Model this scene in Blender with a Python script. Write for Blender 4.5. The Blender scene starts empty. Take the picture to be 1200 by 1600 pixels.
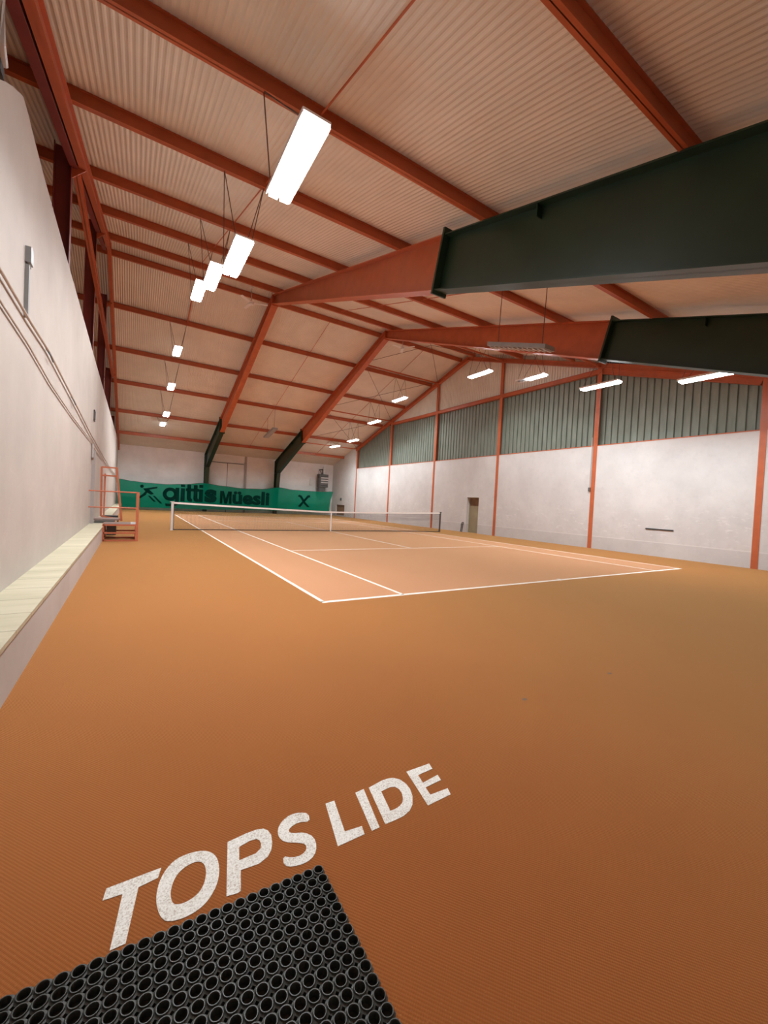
import bpy, bmesh, math, random
from mathutils import Vector, Matrix
random.seed(7)
S = bpy.context.scene
COL = S.collection

# ------------------------------------------------------------------ camera, world, exposure
YAW, PITCH, ROLL, FPX = 0.5585, -0.0229, 0.0512, 629.35
CAM = Vector((-2.3232, -5.2037, 1.4439))
cy, sy, cp, sp = math.cos(YAW), math.sin(YAW), math.cos(PITCH), math.sin(PITCH)
fwd = Vector((sy*cp, cy*cp, sp)); rgt = Vector((cy, -sy, 0)); upv = rgt.cross(fwd)
cr, sr = math.cos(ROLL), math.sin(ROLL)
r2 = rgt*cr + upv*sr; u2 = -rgt*sr + upv*cr
cd = bpy.data.cameras.new('camera'); co = bpy.data.objects.new('camera', cd); COL.objects.link(co)
co.matrix_world = Matrix(((r2.x, u2.x, -fwd.x, CAM.x), (r2.y, u2.y, -fwd.y, CAM.y), (r2.z, u2.z, -fwd.z, CAM.z), (0, 0, 0, 1)))
cd.sensor_fit = 'VERTICAL'; cd.sensor_height = 36; cd.sensor_width = 27
cd.lens = FPX/1600*36; cd.clip_start = 0.02; cd.clip_end = 200
S.camera = co
W = bpy.data.worlds.new('world'); S.world = W; W.use_nodes = True
W.node_tree.nodes['Background'].inputs[0].default_value = (0.02, 0.02, 0.022, 1)
W.node_tree.nodes['Background'].inputs[1].default_value = 0.3
S.view_settings.view_transform = 'Standard'; S.view_settings.look = 'None'
S.view_settings.gamma = 1; S.view_settings.use_curve_mapping = False
S.view_settings.exposure = 1.0
TUBE_GLOW = 24.0          # radiance of the bare tubes
LAMP_WATTS = 70.0       # light thrown down by each lamp's reflector
LAMP_SPREAD = math.radians(140)
LAMP_COLOR = (0.95, 1.0, 1.03)
S.cycles.max_bounces = 12; S.cycles.diffuse_bounces = 8; S.cycles.transparent_max_bounces = 16
S.cycles.use_denoising = True
S.cycles.sample_clamp_indirect = 8
S.cycles.caustics_reflective = False; S.cycles.caustics_refractive = False

# ------------------------------------------------------------------ materials
def lin(r, g, b):
    f = lambda c: (c/255/12.92) if c/255 <= .04045 else ((c/255+.055)/1.055)**2.4
    return (f(r), f(g), f(b), 1)
class NT:
    def __init__(s, name):
        s.m = bpy.data.materials.new(name); s.m.use_nodes = True; s.t = s.m.node_tree
        s.b = s.t.nodes['Principled BSDF']; s.o = s.t.nodes['Material Output']
    def n(s, typ, **k):
        x = s.t.nodes.new(typ)
        for a, v in k.items():
            if a in x.inputs.keys(): x.inputs[a].default_value = v
            else: setattr(x, a, v)
        return x
    def l(s, a, b): s.t.links.new(a, b)
    def co(s): return s.n('ShaderNodeNewGeometry').outputs['Position']
    def noise(s, scale, detail=3, rough=.55, vec=None, stretch=None):
        x = s.n('ShaderNodeTexNoise'); x.inputs['Scale'].default_value = scale
        x.inputs['Detail'].default_value = detail; x.inputs['Roughness'].default_value = rough
        v = vec or s.co()
        if stretch:
            mp = s.n('ShaderNodeMapping'); mp.inputs['Scale'].default_value = stretch; s.l(v, mp.inputs[0]); v = mp.outputs[0]
        s.l(v, x.inputs['Vector']); return x.outputs['Fac']
    def ramp(s, fac, stops):
        r = s.n('ShaderNodeValToRGB'); e = r.color_ramp.elements
        while len(e) < len(stops): e.new(.5)
        for i, (p, c) in enumerate(stops): e[i].position = p; e[i].color = c
        s.l(fac, r.inputs[0]); return r.outputs[0]
    def mix(s, fac, a, b, mode='MIX'):
        x = s.n('ShaderNodeMix', data_type='RGBA', blend_type=mode)
        for sock, v in ((x.inputs[0], fac), (x.inputs[6], a), (x.inputs[7], b)):
            if hasattr(v, 'is_output'): s.l(v, sock)
            else: sock.default_value = v
        return x.outputs[2]
    def math(s, op, a, b=0.0, c=None):
        x = s.n('ShaderNodeMath', operation=op)
        for i, v in enumerate((a, b) if c is None else (a, b, c)):
            if hasattr(v, 'is_output'): s.l(v, x.inputs[i])
            else: x.inputs[i].default_value = v
        return x.outputs[0]
    def bump(s, h, strength=.3, dist=.01):
        x = s.n('ShaderNodeBump'); x.inputs['Strength'].default_value = strength; x.inputs['Distance'].default_value = dist
        s.l(h, x.inputs['Height']); s.l(x.outputs[0], s.b.inputs['Normal'])
    def color(s, c):
        if hasattr(c, 'is_output'): s.l(c, s.b.inputs['Base Color'])
        else: s.b.inputs['Base Color'].default_value = c
def sc(c, k): return (c[0]*k, c[1]*k, c[2]*k, 1)
def simple(name, c, rough=.5, var=.12, scale=6, metal=0, spec=.5, bump=0):
    c = c if len(c) == 4 else (*c, 1)
    t = NT(name); f = t.noise(scale, 4)
    t.color(t.ramp(f, [(.3, sc(c, 1-var)), (.7, sc(c, 1+var))]))
    t.b.inputs['Roughness'].default_value = rough; t.b.inputs['Metallic'].default_value = metal
    t.b.inputs['Specular IOR Level'].default_value = spec
    if bump: t.bump(t.noise(scale*12, 4), bump, .005)
    return t.m

ORANGE = simple('orange_steel_paint', (.47, .120, .045), .42, .10, 3)
MAROON = simple('shade_darkened_steel', (.20, .032, .026), .45, .12, 3)  # steel over the left wall, its shade put into a darker red
GREEN = simple('dark_green_steel_paint', (.013, .036, .018), .42, .15, 2)
CREAMSHEET = simple('cream_sheet', (.71, .69, .61), .55, .06, 1.2)
def cladding_mat():
    t = NT('grey_green_cladding'); f = t.noise(2, 4, .6, stretch=(1, 3, .6))
    t.color(t.ramp(f, [(.3, (.150, .185, .150, 1)), (.7, (.215, .255, .215, 1))])); t.b.inputs['Roughness'].default_value = .5
    return t.m
CLAD = cladding_mat()
def plaster(name, base, marks=.5, plinth=False, axis='Y'):
    t = NT(name); p = t.co()
    n1 = t.noise(.9, 5, .6); n2 = t.noise(5, 5, .65)
    c = t.ramp(n1, [(.3, sc(base, .90)), (.7, sc(base, 1.06))])
    c = t.mix(t.math('MULTIPLY', t.ramp(n2, [(.52, (0, 0, 0, 1)), (.75, (1, 1, 1, 1))]), .18*marks), c, sc(base, .62))
    # scuffs left by balls, low on the wall
    sep = t.n('ShaderNodeSeparateXYZ'); t.l(p, sep.inputs[0])
    low = t.math('SUBTRACT', 1.0, t.math('MULTIPLY', t.math('ABSOLUTE', t.math('SUBTRACT', sep.outputs[2], 1.1)), .9)); low = t.math('MAXIMUM', low, 0)
    sn = t.noise(3.2, 3, .7, stretch=(1, 1.0, 2.6))
    sm = t.math('MULTIPLY', t.ramp(sn, [(.58, (0, 0, 0, 1)), (.66, (1, 1, 1, 1))]), t.math('MULTIPLY', low, .55*marks))
    c = t.mix(sm, c, sc(base, 1.22))
    if plinth:
        below = t.math('LESS_THAN', sep.outputs[2], .50)
        c = t.mix(t.math('MULTIPLY', below, .22), c, sc(base, .66))
        line = t.math('LESS_THAN', t.math('ABSOLUTE', t.math('SUBTRACT', sep.outputs[2], .51)), .018)
        c = t.mix(t.math('MULTIPLY', line, .5), c, sc(base, 1.2))
    t.color(c); t.b.inputs['Roughness'].default_value = .75; t.b.inputs['Specular IOR Level'].default_value = .25
    t.bump(t.noise(14, 5, .6), .18, .012)
    return t.m
WALL = plaster('white_plaster', (.60, .60, .59, 1), 1.0, True)
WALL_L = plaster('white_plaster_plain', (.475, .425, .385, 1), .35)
WALL_B = plaster('white_plaster_back', (.84, .82, .82, 1), .4)
def floor_mat():
    t = NT('tennis_carpet'); p = t.co()
    sep = t.n('ShaderNodeSeparateXYZ'); t.l(p, sep.inputs[0])
    x, y = sep.outputs[0], sep.outputs[1]
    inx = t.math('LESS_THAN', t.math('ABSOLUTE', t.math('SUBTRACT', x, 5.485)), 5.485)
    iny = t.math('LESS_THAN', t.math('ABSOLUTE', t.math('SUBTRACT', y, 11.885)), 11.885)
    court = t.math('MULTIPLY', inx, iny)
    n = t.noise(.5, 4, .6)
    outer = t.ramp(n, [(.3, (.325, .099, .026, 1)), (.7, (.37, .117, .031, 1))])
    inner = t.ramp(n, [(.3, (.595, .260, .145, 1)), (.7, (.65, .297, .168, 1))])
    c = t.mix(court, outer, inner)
    # rep weave: fine diagonal rows of loops
    wv = t.n('ShaderNodeMapping'); wv.inputs['Rotation'].default_value = (0, 0, math.radians(-38)); t.l(p, wv.inputs[0])
    w1 = t.n('ShaderNodeTexWave', wave_type='BANDS', bands_direction='X'); w1.inputs['Scale'].default_value = 31; w1.inputs['Distortion'].default_value = .5; w1.inputs['Detail Scale'].default_value = 40
    w2 = t.n('ShaderNodeTexWave', wave_type='BANDS', bands_direction='Y'); w2.inputs['Scale'].default_value = 46; w2.inputs['Distortion'].default_value = .8; w2.inputs['Detail Scale'].default_value = 40
    t.l(wv.outputs[0], w1.inputs[0]); t.l(wv.outputs[0], w2.inputs[0])
    h = t.math('ADD', t.math('MULTIPLY', w1.outputs['Fac'], .62), t.math('MULTIPLY', w2.outputs['Fac'], .42))
    spk = t.noise(160, 2)
    c = t.mix(t.math('MULTIPLY', t.math('SUBTRACT', 1.0, h), .34), c, sc((.17, .055, .016), 1))
    c = t.mix(t.ramp(spk, [(.62, (0, 0, 0, 1)), (.75, (.18, .18, .18, 1))]), c, (.62, .38, .16, 1))
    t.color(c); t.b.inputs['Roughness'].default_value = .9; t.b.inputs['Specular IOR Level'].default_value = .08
    t.b.inputs['Sheen Weight'].default_value = 1.0; t.b.inputs['Sheen Roughness'].default_value = .40
    t.l(t.mix(court, (1, .73, .32, 1), (1, .76, .42, 1)), t.b.inputs['Sheen Tint'])
    t.bump(h, .35, .004)
    return t.m
FLOOR = floor_mat()
def tiles_mat():
    t = NT('cream_ledge_slabs'); p = t.co(); sep = t.n('ShaderNodeSeparateXYZ'); t.l(p, sep.inputs[0])
    f = t.math('FRACT', t.math('MULTIPLY', sep.outputs[1], 1/.5))
    g = t.math('LESS_THAN', f, .022)
    nz = t.noise(2.4, 4, .6, stretch=(.35, 1.6, 1))
    c = t.ramp(nz, [(.3, (.40, .36, .24, 1)), (.7, (.53, .48, .35, 1))])
    c = t.mix(g, c, (.20, .17, .12, 1)); t.color(c); t.b.inputs['Roughness'].default_value = .55
    return t.m
SLAB = tiles_mat()
WHITE = simple('white_paint', (.75, .75, .73), .4, .04, 5)
LINEPAINT = simple('white_line_paint', (.80, .74, .64), .7, .05, 8)
def letter_paint():
    t = NT('worn_white_floor_paint'); n = t.noise(150, 4, .7); n2 = t.noise(9, 3)
    f = t.math('ADD', t.math('MULTIPLY', n, .8), t.math('MULTIPLY', n2, .2))
    t.color(t.ramp(f, [(.36, (.46, .36, .27, 1)), (.46, (.74, .72, .66, 1)), (.58, (.90, .89, .84, 1))])); t.b.inputs['Roughness'].default_value = .8
    t.bump(n, .4, .002); return t.m
LETTER = letter_paint()
RUBBER = simple('black_rubber', (.036, .037, .030), .48, .25, 30, spec=.5)
GREY = simple('grey_metal', (.27, .28, .28), .45, .1, 4)
DGREY = simple('dark_grey_metal', (.10, .10, .095), .5, .15, 4)
PALEGREY = simple('pale_grey_metal', (.48, .47, .46), .45, .06, 4)
BLACK = simple('black_cord', (.02, .02, .02), .7, .1, 10)
WIRE = simple('brown_wire', (.13, .08, .06), .6, .1, 10)
NETM = simple('black_net_cord', (.035, .03, .03), .8, .1, 10)
TAPE = simple('white_net_tape', (.92, .92, .90), .7, .03, 10)
REFL = simple('white_reflector', (.85, .85, .85), .35, .02, 3)
DOORM = simple('olive_door_paint', (.34, .31, .20), .5, .10, 2)
BROWN = simple('brown_wood_and_door_shadow', (.20, .125, .07), .6, .15, 4)  # wood and stain brown, also used to paint the shadow on the door top
CONDUIT = simple('painted_conduit', (.46, .40, .355), .5, .06, 6)
POSTGREY = simple('grey_post_paint', (.40, .37, .36), .5, .06, 4)  # plain grey of the door posts and drop pipe
STEP = simple('pink_red_steel_paint', (.50, .15, .075), .42, .1, 6)
GRATE = simple('worn_grating', (.30, .22, .19), .5, .2, 20)
def lamp_mat():
    m = bpy.data.materials.new('lamp_tubes'); m.use_nodes = True; t = m.node_tree; t.nodes.clear()
    e = t.nodes.new('ShaderNodeEmission'); o = t.nodes.new('ShaderNodeOutputMaterial')
    e.inputs[0].default_value = (*LAMP_COLOR, 1); e.inputs[1].default_value = TUBE_GLOW
    t.links.new(e.outputs[0], o.inputs[0]); return m
LAMP = lamp_mat()
def banner_mat(name, c, tr):
    m = bpy.data.materials.new(name); m.use_nodes = True; t = m.node_tree; t.nodes.clear()
    d = t.nodes.new('ShaderNodeBsdfDiffuse'); d.inputs[0].default_value = c
    tl = t.nodes.new('ShaderNodeBsdfTranslucent'); tl.inputs[0].default_value = c
    tp = t.nodes.new('ShaderNodeBsdfTransparent'); tp.inputs[0].default_value = (.55, 1, .85, 1)
    a = t.nodes.new('ShaderNodeMixShader'); a.inputs[0].default_value = .35
    b = t.nodes.new('ShaderNodeMixShader'); b.inputs[0].default_value = tr
    o = t.nodes.new('ShaderNodeOutputMaterial')
    t.links.new(d.outputs[0], a.inputs[1]); t.links.new(tl.outputs[0], a.inputs[2])
    t.links.new(a.outputs[0], b.inputs[1]); t.links.new(tp.outputs[0], b.inputs[2]); t.links.new(b.outputs[0], o.inputs[0]); return m
BANNER = banner_mat('green_windbreak_cloth', (.004, .25, .15, 1), .13)
PRINT = banner_mat('dark_print_on_cloth', (.006, .055, .042, 1), .05)

# ------------------------------------------------------------------ helpers
def V(*a): return Vector(a)
def box(bm, x0, x1, y0, y1, z0, z1, mi=0):
    v = [bm.verts.new((x, y, z)) for z in (z0, z1) for y in (y0, y1) for x in (x0, x1)]
    for q in ((0, 2, 3, 1), (4, 5, 7, 6), (0, 1, 5, 4), (2, 6, 7, 3), (0, 4, 6, 2), (1, 3, 7, 5)):
        f = bm.faces.new([v[i] for i in q]); f.material_index = mi
def hexa(bm, a, b):
    """two quads (4 points each) joined to a solid"""
    va = [bm.verts.new(p) for p in a]; vb = [bm.verts.new(p) for p in b]
    bm.faces.new(va[::-1]); bm.faces.new(vb)
    for i in range(4):
        j = (i+1) % 4; bm.faces.new((va[i], va[j], vb[j], vb[i]))
def bar(bm, a, b, wv, tv):
    """prism from a to b: width ±wv, thickness 0..tv"""
    a, b, wv, tv = V(*a), V(*b), V(*wv), V(*tv)
    hexa(bm, [a-wv, a+wv, a+wv+tv, a-wv+tv], [b-wv, b+wv, b+wv+tv, b-wv+tv])
def tube(bm, pts, r, n=8):
    pts = [V(*p) for p in pts]; rings = []
    for i, p in enumerate(pts):
        d = (pts[min(i+1, len(pts)-1)] - pts[max(i-1, 0)]).normalized()
        a = d.orthogonal().normalized() if abs(d.z) > .9 else V(-d.y, d.x, 0).normalized()
        b = d.cross(a).normalized()
        rings.append([bm.verts.new(p + a*r*math.cos(t) + b*r*math.sin(t)) for t in (2*math.pi*k/n for k in range(n))])
    for r0, r1 in zip(rings, rings[1:]):
        for k in range(n): bm.faces.new((r0[k], r0[(k+1) % n], r1[(k+1) % n], r1[k]))
    bm.faces.new(rings[0][::-1]); bm.faces.new(rings[-1])
def sqtube(bm, a, b, s):
    a, b = V(*a), V(*b); d = (b-a).normalized()
    u = V(1, 0, 0) if abs(d.x) < .8 else V(0, 1, 0)
    w = d.cross(u).normalized(); u = w.cross(d).normalized()
    h = s/2
    hexa(bm, [a-u*h-w*h, a+u*h-w*h, a+u*h+w*h, a-u*h+w*h], [b-u*h-w*h, b+u*h-w*h, b+u*h+w*h, b-u*h+w*h])
def prism(bm, outline, off):
    """extrude a polygon of 3-D points by a vector"""
    off = V(*off); a = [bm.verts.new(p) for p in outline]; b = [bm.verts.new(V(*p)+off) for p in outline]
    bm.faces.new(a[::-1]); bm.faces.new(b); n = len(a)
    for i in range(n): bm.faces.new((a[i], a[(i+1) % n], b[(i+1) % n], b[i]))
def root_loc(p):
    o = V(0, 0, 0)
    while p is not None: o = o + p.location; p = p.parent
    return o
def obj(name, bm, mat, parent=None, label=None, origin=None, smooth=False, bevel=0):
    bmesh.ops.recalc_face_normals(bm, faces=bm.faces)
    off = root_loc(parent) if parent is not None else V(0, 0, 0)
    if origin is not None: off = V(*origin)
    for v in bm.verts: v.co -= off
    me = bpy.data.meshes.new(name); bm.to_mesh(me); bm.free()
    for m in (mat if isinstance(mat, (list, tuple)) else [mat]): me.materials.append(m)
    if smooth:
        for p in me.polygons: p.use_smooth = True
    o = bpy.data.objects.new(name, me); COL.objects.link(o)
    if parent is not None: o.parent = parent
    if origin is not None: o.location = off
    if label: o['label'] = label
    if bevel:
        md = o.modifiers.new('bevel', 'BEVEL'); md.width = bevel; md.segments = 2; md.limit_method = 'ANGLE'
    return o
def tag(o, label, cat, group=None):
    o['label'] = label; o['category'] = cat
    if group: o['group'] = group
    return o
def thing(name, label, cat, loc=(0, 0, 0), group=None):
    o = bpy.data.objects.new(name, None); COL.objects.link(o); o.location = loc; o.empty_display_size = .1
    return tag(o, label, cat, group)
def struct(name, bm, mat, **k):
    o = obj(name, bm, mat, **k); o['kind'] = 'structure'; return o
B = bmesh.new
def chaikin(P, n=2):
    for _ in range(n):
        Q = []
        for i in range(len(P)):
            a, b = P[i], P[(i+1) % len(P)]
            Q += [(a[0]*.75+b[0]*.25, a[1]*.75+b[1]*.25), (a[0]*.25+b[0]*.75, a[1]*.25+b[1]*.75)]
        P = Q
    return P
def filled(polys, depth):
    """filled outline(s) in the XY plane as a bmesh, holes kept"""
    cu = bpy.data.curves.new('tmp', 'CURVE'); cu.dimensions = '2D'; cu.fill_mode = 'BOTH'; cu.extrude = depth/2
    for P in polys:
        s = cu.splines.new('POLY'); s.points.add(len(P)-1); s.use_cyclic_u = True
        for i, p in enumerate(P): s.points[i].co = (p[0], p[1], 0, 1)
    return curve_bm(cu)
def curve_bm(cu):
    o = bpy.data.objects.new('tmp', cu); COL.objects.link(o)
    bpy.context.view_layer.update()
    me = bpy.data.meshes.new_from_object(o.evaluated_get(bpy.context.evaluated_depsgraph_get()))
    bm = B(); bm.from_mesh(me); bpy.data.objects.remove(o); bpy.data.curves.remove(cu); bpy.data.meshes.remove(me)
    bmesh.ops.remove_doubles(bm, verts=bm.verts, dist=1e-5)
    return bm

# ------------------------------------------------------------------ hall dimensions
XR, XL, XFAR = 13.88, -3.35, -9.4           # right wall, left wall, outer wall of the space beyond the left wall
YN, YB, YR = -5.85, 30.3, 12.35             # near wall, back wall, ridge
ZW = 4.236                                  # height of the masonry of the right wall
def zt(y): return 10.10 - .31*abs(y-YR)     # top of rafters = underside of purlins
def zb(y): return 9.70 - .365*abs(y-YR)     # underside of the portal rafters
PUR = .22
POSTS = [YR + (k-2.5)*5.262 for k in range(6)]

# ------------------------------------------------------------------ floor, walls, roof
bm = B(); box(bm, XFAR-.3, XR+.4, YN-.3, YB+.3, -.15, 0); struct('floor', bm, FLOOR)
# roof sheeting: trapezoidal ribs running down the slopes
bm = B(); pitch, hh = .078, .0115; rows = []
ys = [YN-.2, YR, YB+.2]
n = int((XR+.3-XFAR)/pitch)
for y in ys:
    row = []
    for i in range(n+1):
        x0 = XFAR + i*pitch
        for dx, dz in ((0, 0), (.020, hh*.25), (.039, hh), (.058, hh*.75)):
            row.append(bm.verts.new((x0+dx, y, zt(y)+PUR+dz)))
    rows.append(row)
for a, b in zip(rows, rows[1:]):
    for i in range(len(a)-1): bm.faces.new((a[i], a[i+1], b[i+1], b[i]))
o = struct('ceiling', bm, CREAMSHEET)
# right wall: masonry with a door opening and a low hatch, full-height ends, sloped tops
bm = B(); xo = XR+.35
D0, D1, DZ = 10.92, 11.84, 2.0
H0, H1, HZ0, HZ1 = 27.5, 29.25, .1, 1.05
def wbox(y0, y1, z0, z1): box(bm, XR, xo, y0, y1, z0, z1)
pe0, pe1 = POSTS[0], POSTS[5]
wbox(pe0, D0, 0, ZW); wbox(D0, D1, DZ, ZW); wbox(D1, pe1, 0, ZW)
def slopewall(y0, y1, z0):
    prism(bm, [(XR, y0, z0), (XR, y1, z0), (XR, y1, zt(y1)+PUR+.03), (XR, y0, zt(y0)+PUR+.03)], (xo-XR, 0, 0))
slopewall(YN, pe0-.02, 0)
wbox(pe1+.02, H0, 0, HZ1); wbox(H1, YB, 0, HZ1); wbox(H0, H1, 0, HZ0); slopewall(pe1+.02, YB, HZ1)
struct('wall_right', bm, WALL)
# cream sheeting in the gable above the girder (vertical ribs)
ZG = 7.42
bm = B(); py = POSTS[1]; prev = None; k = 0
while py < POSTS[4]:
    for dy, dx in ((0, 0), (.06, 0), (.078, .03), (.122, .03)):
        y = min(py+dy, POSTS[4]); zu = max(zt(y)+PUR+.03, ZG+.01)
        cur = (bm.verts.new((XR+.12+dx, y, ZG-.05)), bm.verts.new((XR+.12+dx, y, zu)))
        if prev and y > prev[0].co.y: bm.faces.new((prev[0], cur[0], cur[1], prev[1]))
        prev = cur
    py += .14
struct('wall_right_gable', bm, CREAMSHEET)
bm = B(); box(bm, XFAR-.3, XR+.35, YB, YB+.3, 0, zt(YB)+PUR+.05); struct('wall_back', bm, WALL_B)
bm = B(); box(bm, XFAR-.3, XR+.35, YN-.3, YN, 0, zt(YN)+PUR+.05); struct('wall_front', bm, WALL_B)
bm = B(); prism(bm, [(XFAR, YN, 0), (XFAR, YB, 0), (XFAR, YB, zt(YB)+PUR+.03), (XFAR, YR, zt(YR)+PUR+.03), (XFAR, YN, zt(YN)+PUR+.03)], (-.3, 0, 0))
struct('wall_outer', bm, WALL_L)
# left wall with a doorway, its top stepping down towards the near end
DL0, DL1, DLZ0, DLZ1 = 9.12, 10.05, .42, 2.45
bm = B(); T = .30
def lw(pts): prism(bm, [(XL, y, z) for y, z in pts], (-T, 0, 0))
lw([(YN, 0), (DL0, 0), (DL0, 5.07), (1.2, 5.16), (.7, 5.19), (.41, 5.22), (.18, 5.22), (.08, 5.17), (-.21, 5.0), (-.45, 4.84), (-1.0, 4.6), (YN, 4.5)])
lw([(DL0, 0), (DL1, 0), (DL1, DLZ0), (DL0, DLZ0)])
lw([(DL0, DLZ1), (DL1, DLZ1), (DL1, 5.06), (DL0, 5.07)])
yc = YR + (10.10+PUR-4.93)/.31
lw([(DL1, 0), (YB, 0), (YB, zt(YB)+PUR), (28.9, 4.95), (DL1, 5.06)])
struct('wall_left', bm, WALL_L)
# ledge along the left wall
bm = B(); box(bm, XL, -3.0, YN, YB, 0, .385, 0); box(bm, XL, -2.985, YN, YB, .385, .42, 1)
o = struct('trim_1', bm, [WALL_L, SLAB])
o = None
# strip of skirting under the back banner
bm = B(); box(bm, -3.0, 2.15, YB-.14, YB, 0, .17); struct('baseboard_back', bm, WHITE)

# ------------------------------------------------------------------ doors in the walls
d = thing('door_1', 'olive grey door set deep in the white right wall', 'door', (XR+.22, (D0+D1)/2, 0)); d['kind'] = 'structure'
bm = B(); box(bm, XR+.24, XR+.29, D0+.03, D1-.03, 0, 1.52); leaf = obj('door_leaf', bm, DOORM, d)
bm = B(); box(bm, XR+.24, XR+.29, D0+.03, D1-.03, 1.52, 1.97); obj('door_top_shadow', bm, BROWN, d, 'upper part of the door, its shadow painted brown')  # shadow on the upper door, made as a brown panel
bm = B()
box(bm, XR+.2, XR+.3, D0, D0+.04, 0, DZ); box(bm, XR+.2, XR+.3, D1-.04, D1, 0, DZ); box(bm, XR+.2, XR+.3, D0, D1, DZ-.04, DZ)
obj('door_frame', bm, DOORM, d)
bm = B(); tube(bm, [(XR+.24, D0+.12, 1.02), (XR+.20, D0+.12, 1.02), (XR+.20, D0+.23, 1.02)], .01); obj('door_handle', bm, GREY, leaf)
d = thing('door_2', 'white door in the left wall beside the orange steps', 'door', (XL, (DL0+DL1)/2, DLZ0)); d['kind'] = 'structure'
bm = B(); box(bm, XL-.10, XL-.05, DL0, DL1, DLZ0, DLZ1); leaf = obj('door_leaf', bm, WALL_L, d)
bm = B(); box(bm, XL-.05, XL+.085, DL0-.10, DL0, DLZ0, DLZ1+.06); obj('door_post', bm, POSTGREY, d, 'grey post at the near edge of the doorway')
bm = B(); box(bm, XL-.05, XL+.02, DL0, DL1, DLZ1, DLZ1+.06); box(bm, XL-.05, XL+.01, DL1, DL1+.05, DLZ0, DLZ1+.06); obj('door_frame', bm, WALL_L, d)
bm = B(); box(bm, XL-.05, XL-.03, DL1-.25, DL1-.12, 1.25, 1.75); obj('lock_plate', bm, GREY, leaf)
bm = B(); tube(bm, [(XL-.03, DL1-.18, 1.5), (XL+.03, DL1-.18, 1.5), (XL+.03, DL1-.34, 1.5)], .012); obj('door_handle', bm, DGREY, leaf)
d = thing('door_3', 'white double sliding door high in the back wall between two green columns', 'door', (4.3, YB, 0)); d['kind'] = 'structure'
bm = B(); box(bm, 2.95, 4.255, YB-.04, YB, .02, 4.05); obj('door_leaf', bm, WALL_B, d)
bm = B(); box(bm, 4.295, 5.56, YB-.04, YB, .02, 4.05); obj('door_leaf', bm, WALL_B, d)
bm = B(); box(bm, 2.95, 5.58, YB-.06, YB, 4.05, 4.10); obj('door_rail', bm, DGREY, d)
bm = B(); box(bm, 4.255, 4.295, YB-.035, YB, 0, 4.05); obj('door_gap', bm, DGREY, d)
bm = B(); box(bm, 5.66, 5.82, YB-.12, YB, 0, 4.75); obj('door_post', bm, POSTGREY, d, 'grey post beside the sliding door')
bm = B(); box(bm, XR+.08, XR+.13, H0, H1, HZ0, HZ1)
tag(obj('hatch', bm, BROWN, origin=(XR+.1, (H0+H1)/2, HZ0)), 'brown hatch low in the right wall near the far corner', 'hatch')
bm = B(); box(bm, XR-.05, XR, 28.15, 28.4, 1.43, 1.68)
tag(obj('wall_box', bm, DGREY, origin=(XR, 28.28, 1.43)), 'small grey box on the right wall above the brown hatch', 'box')

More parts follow.
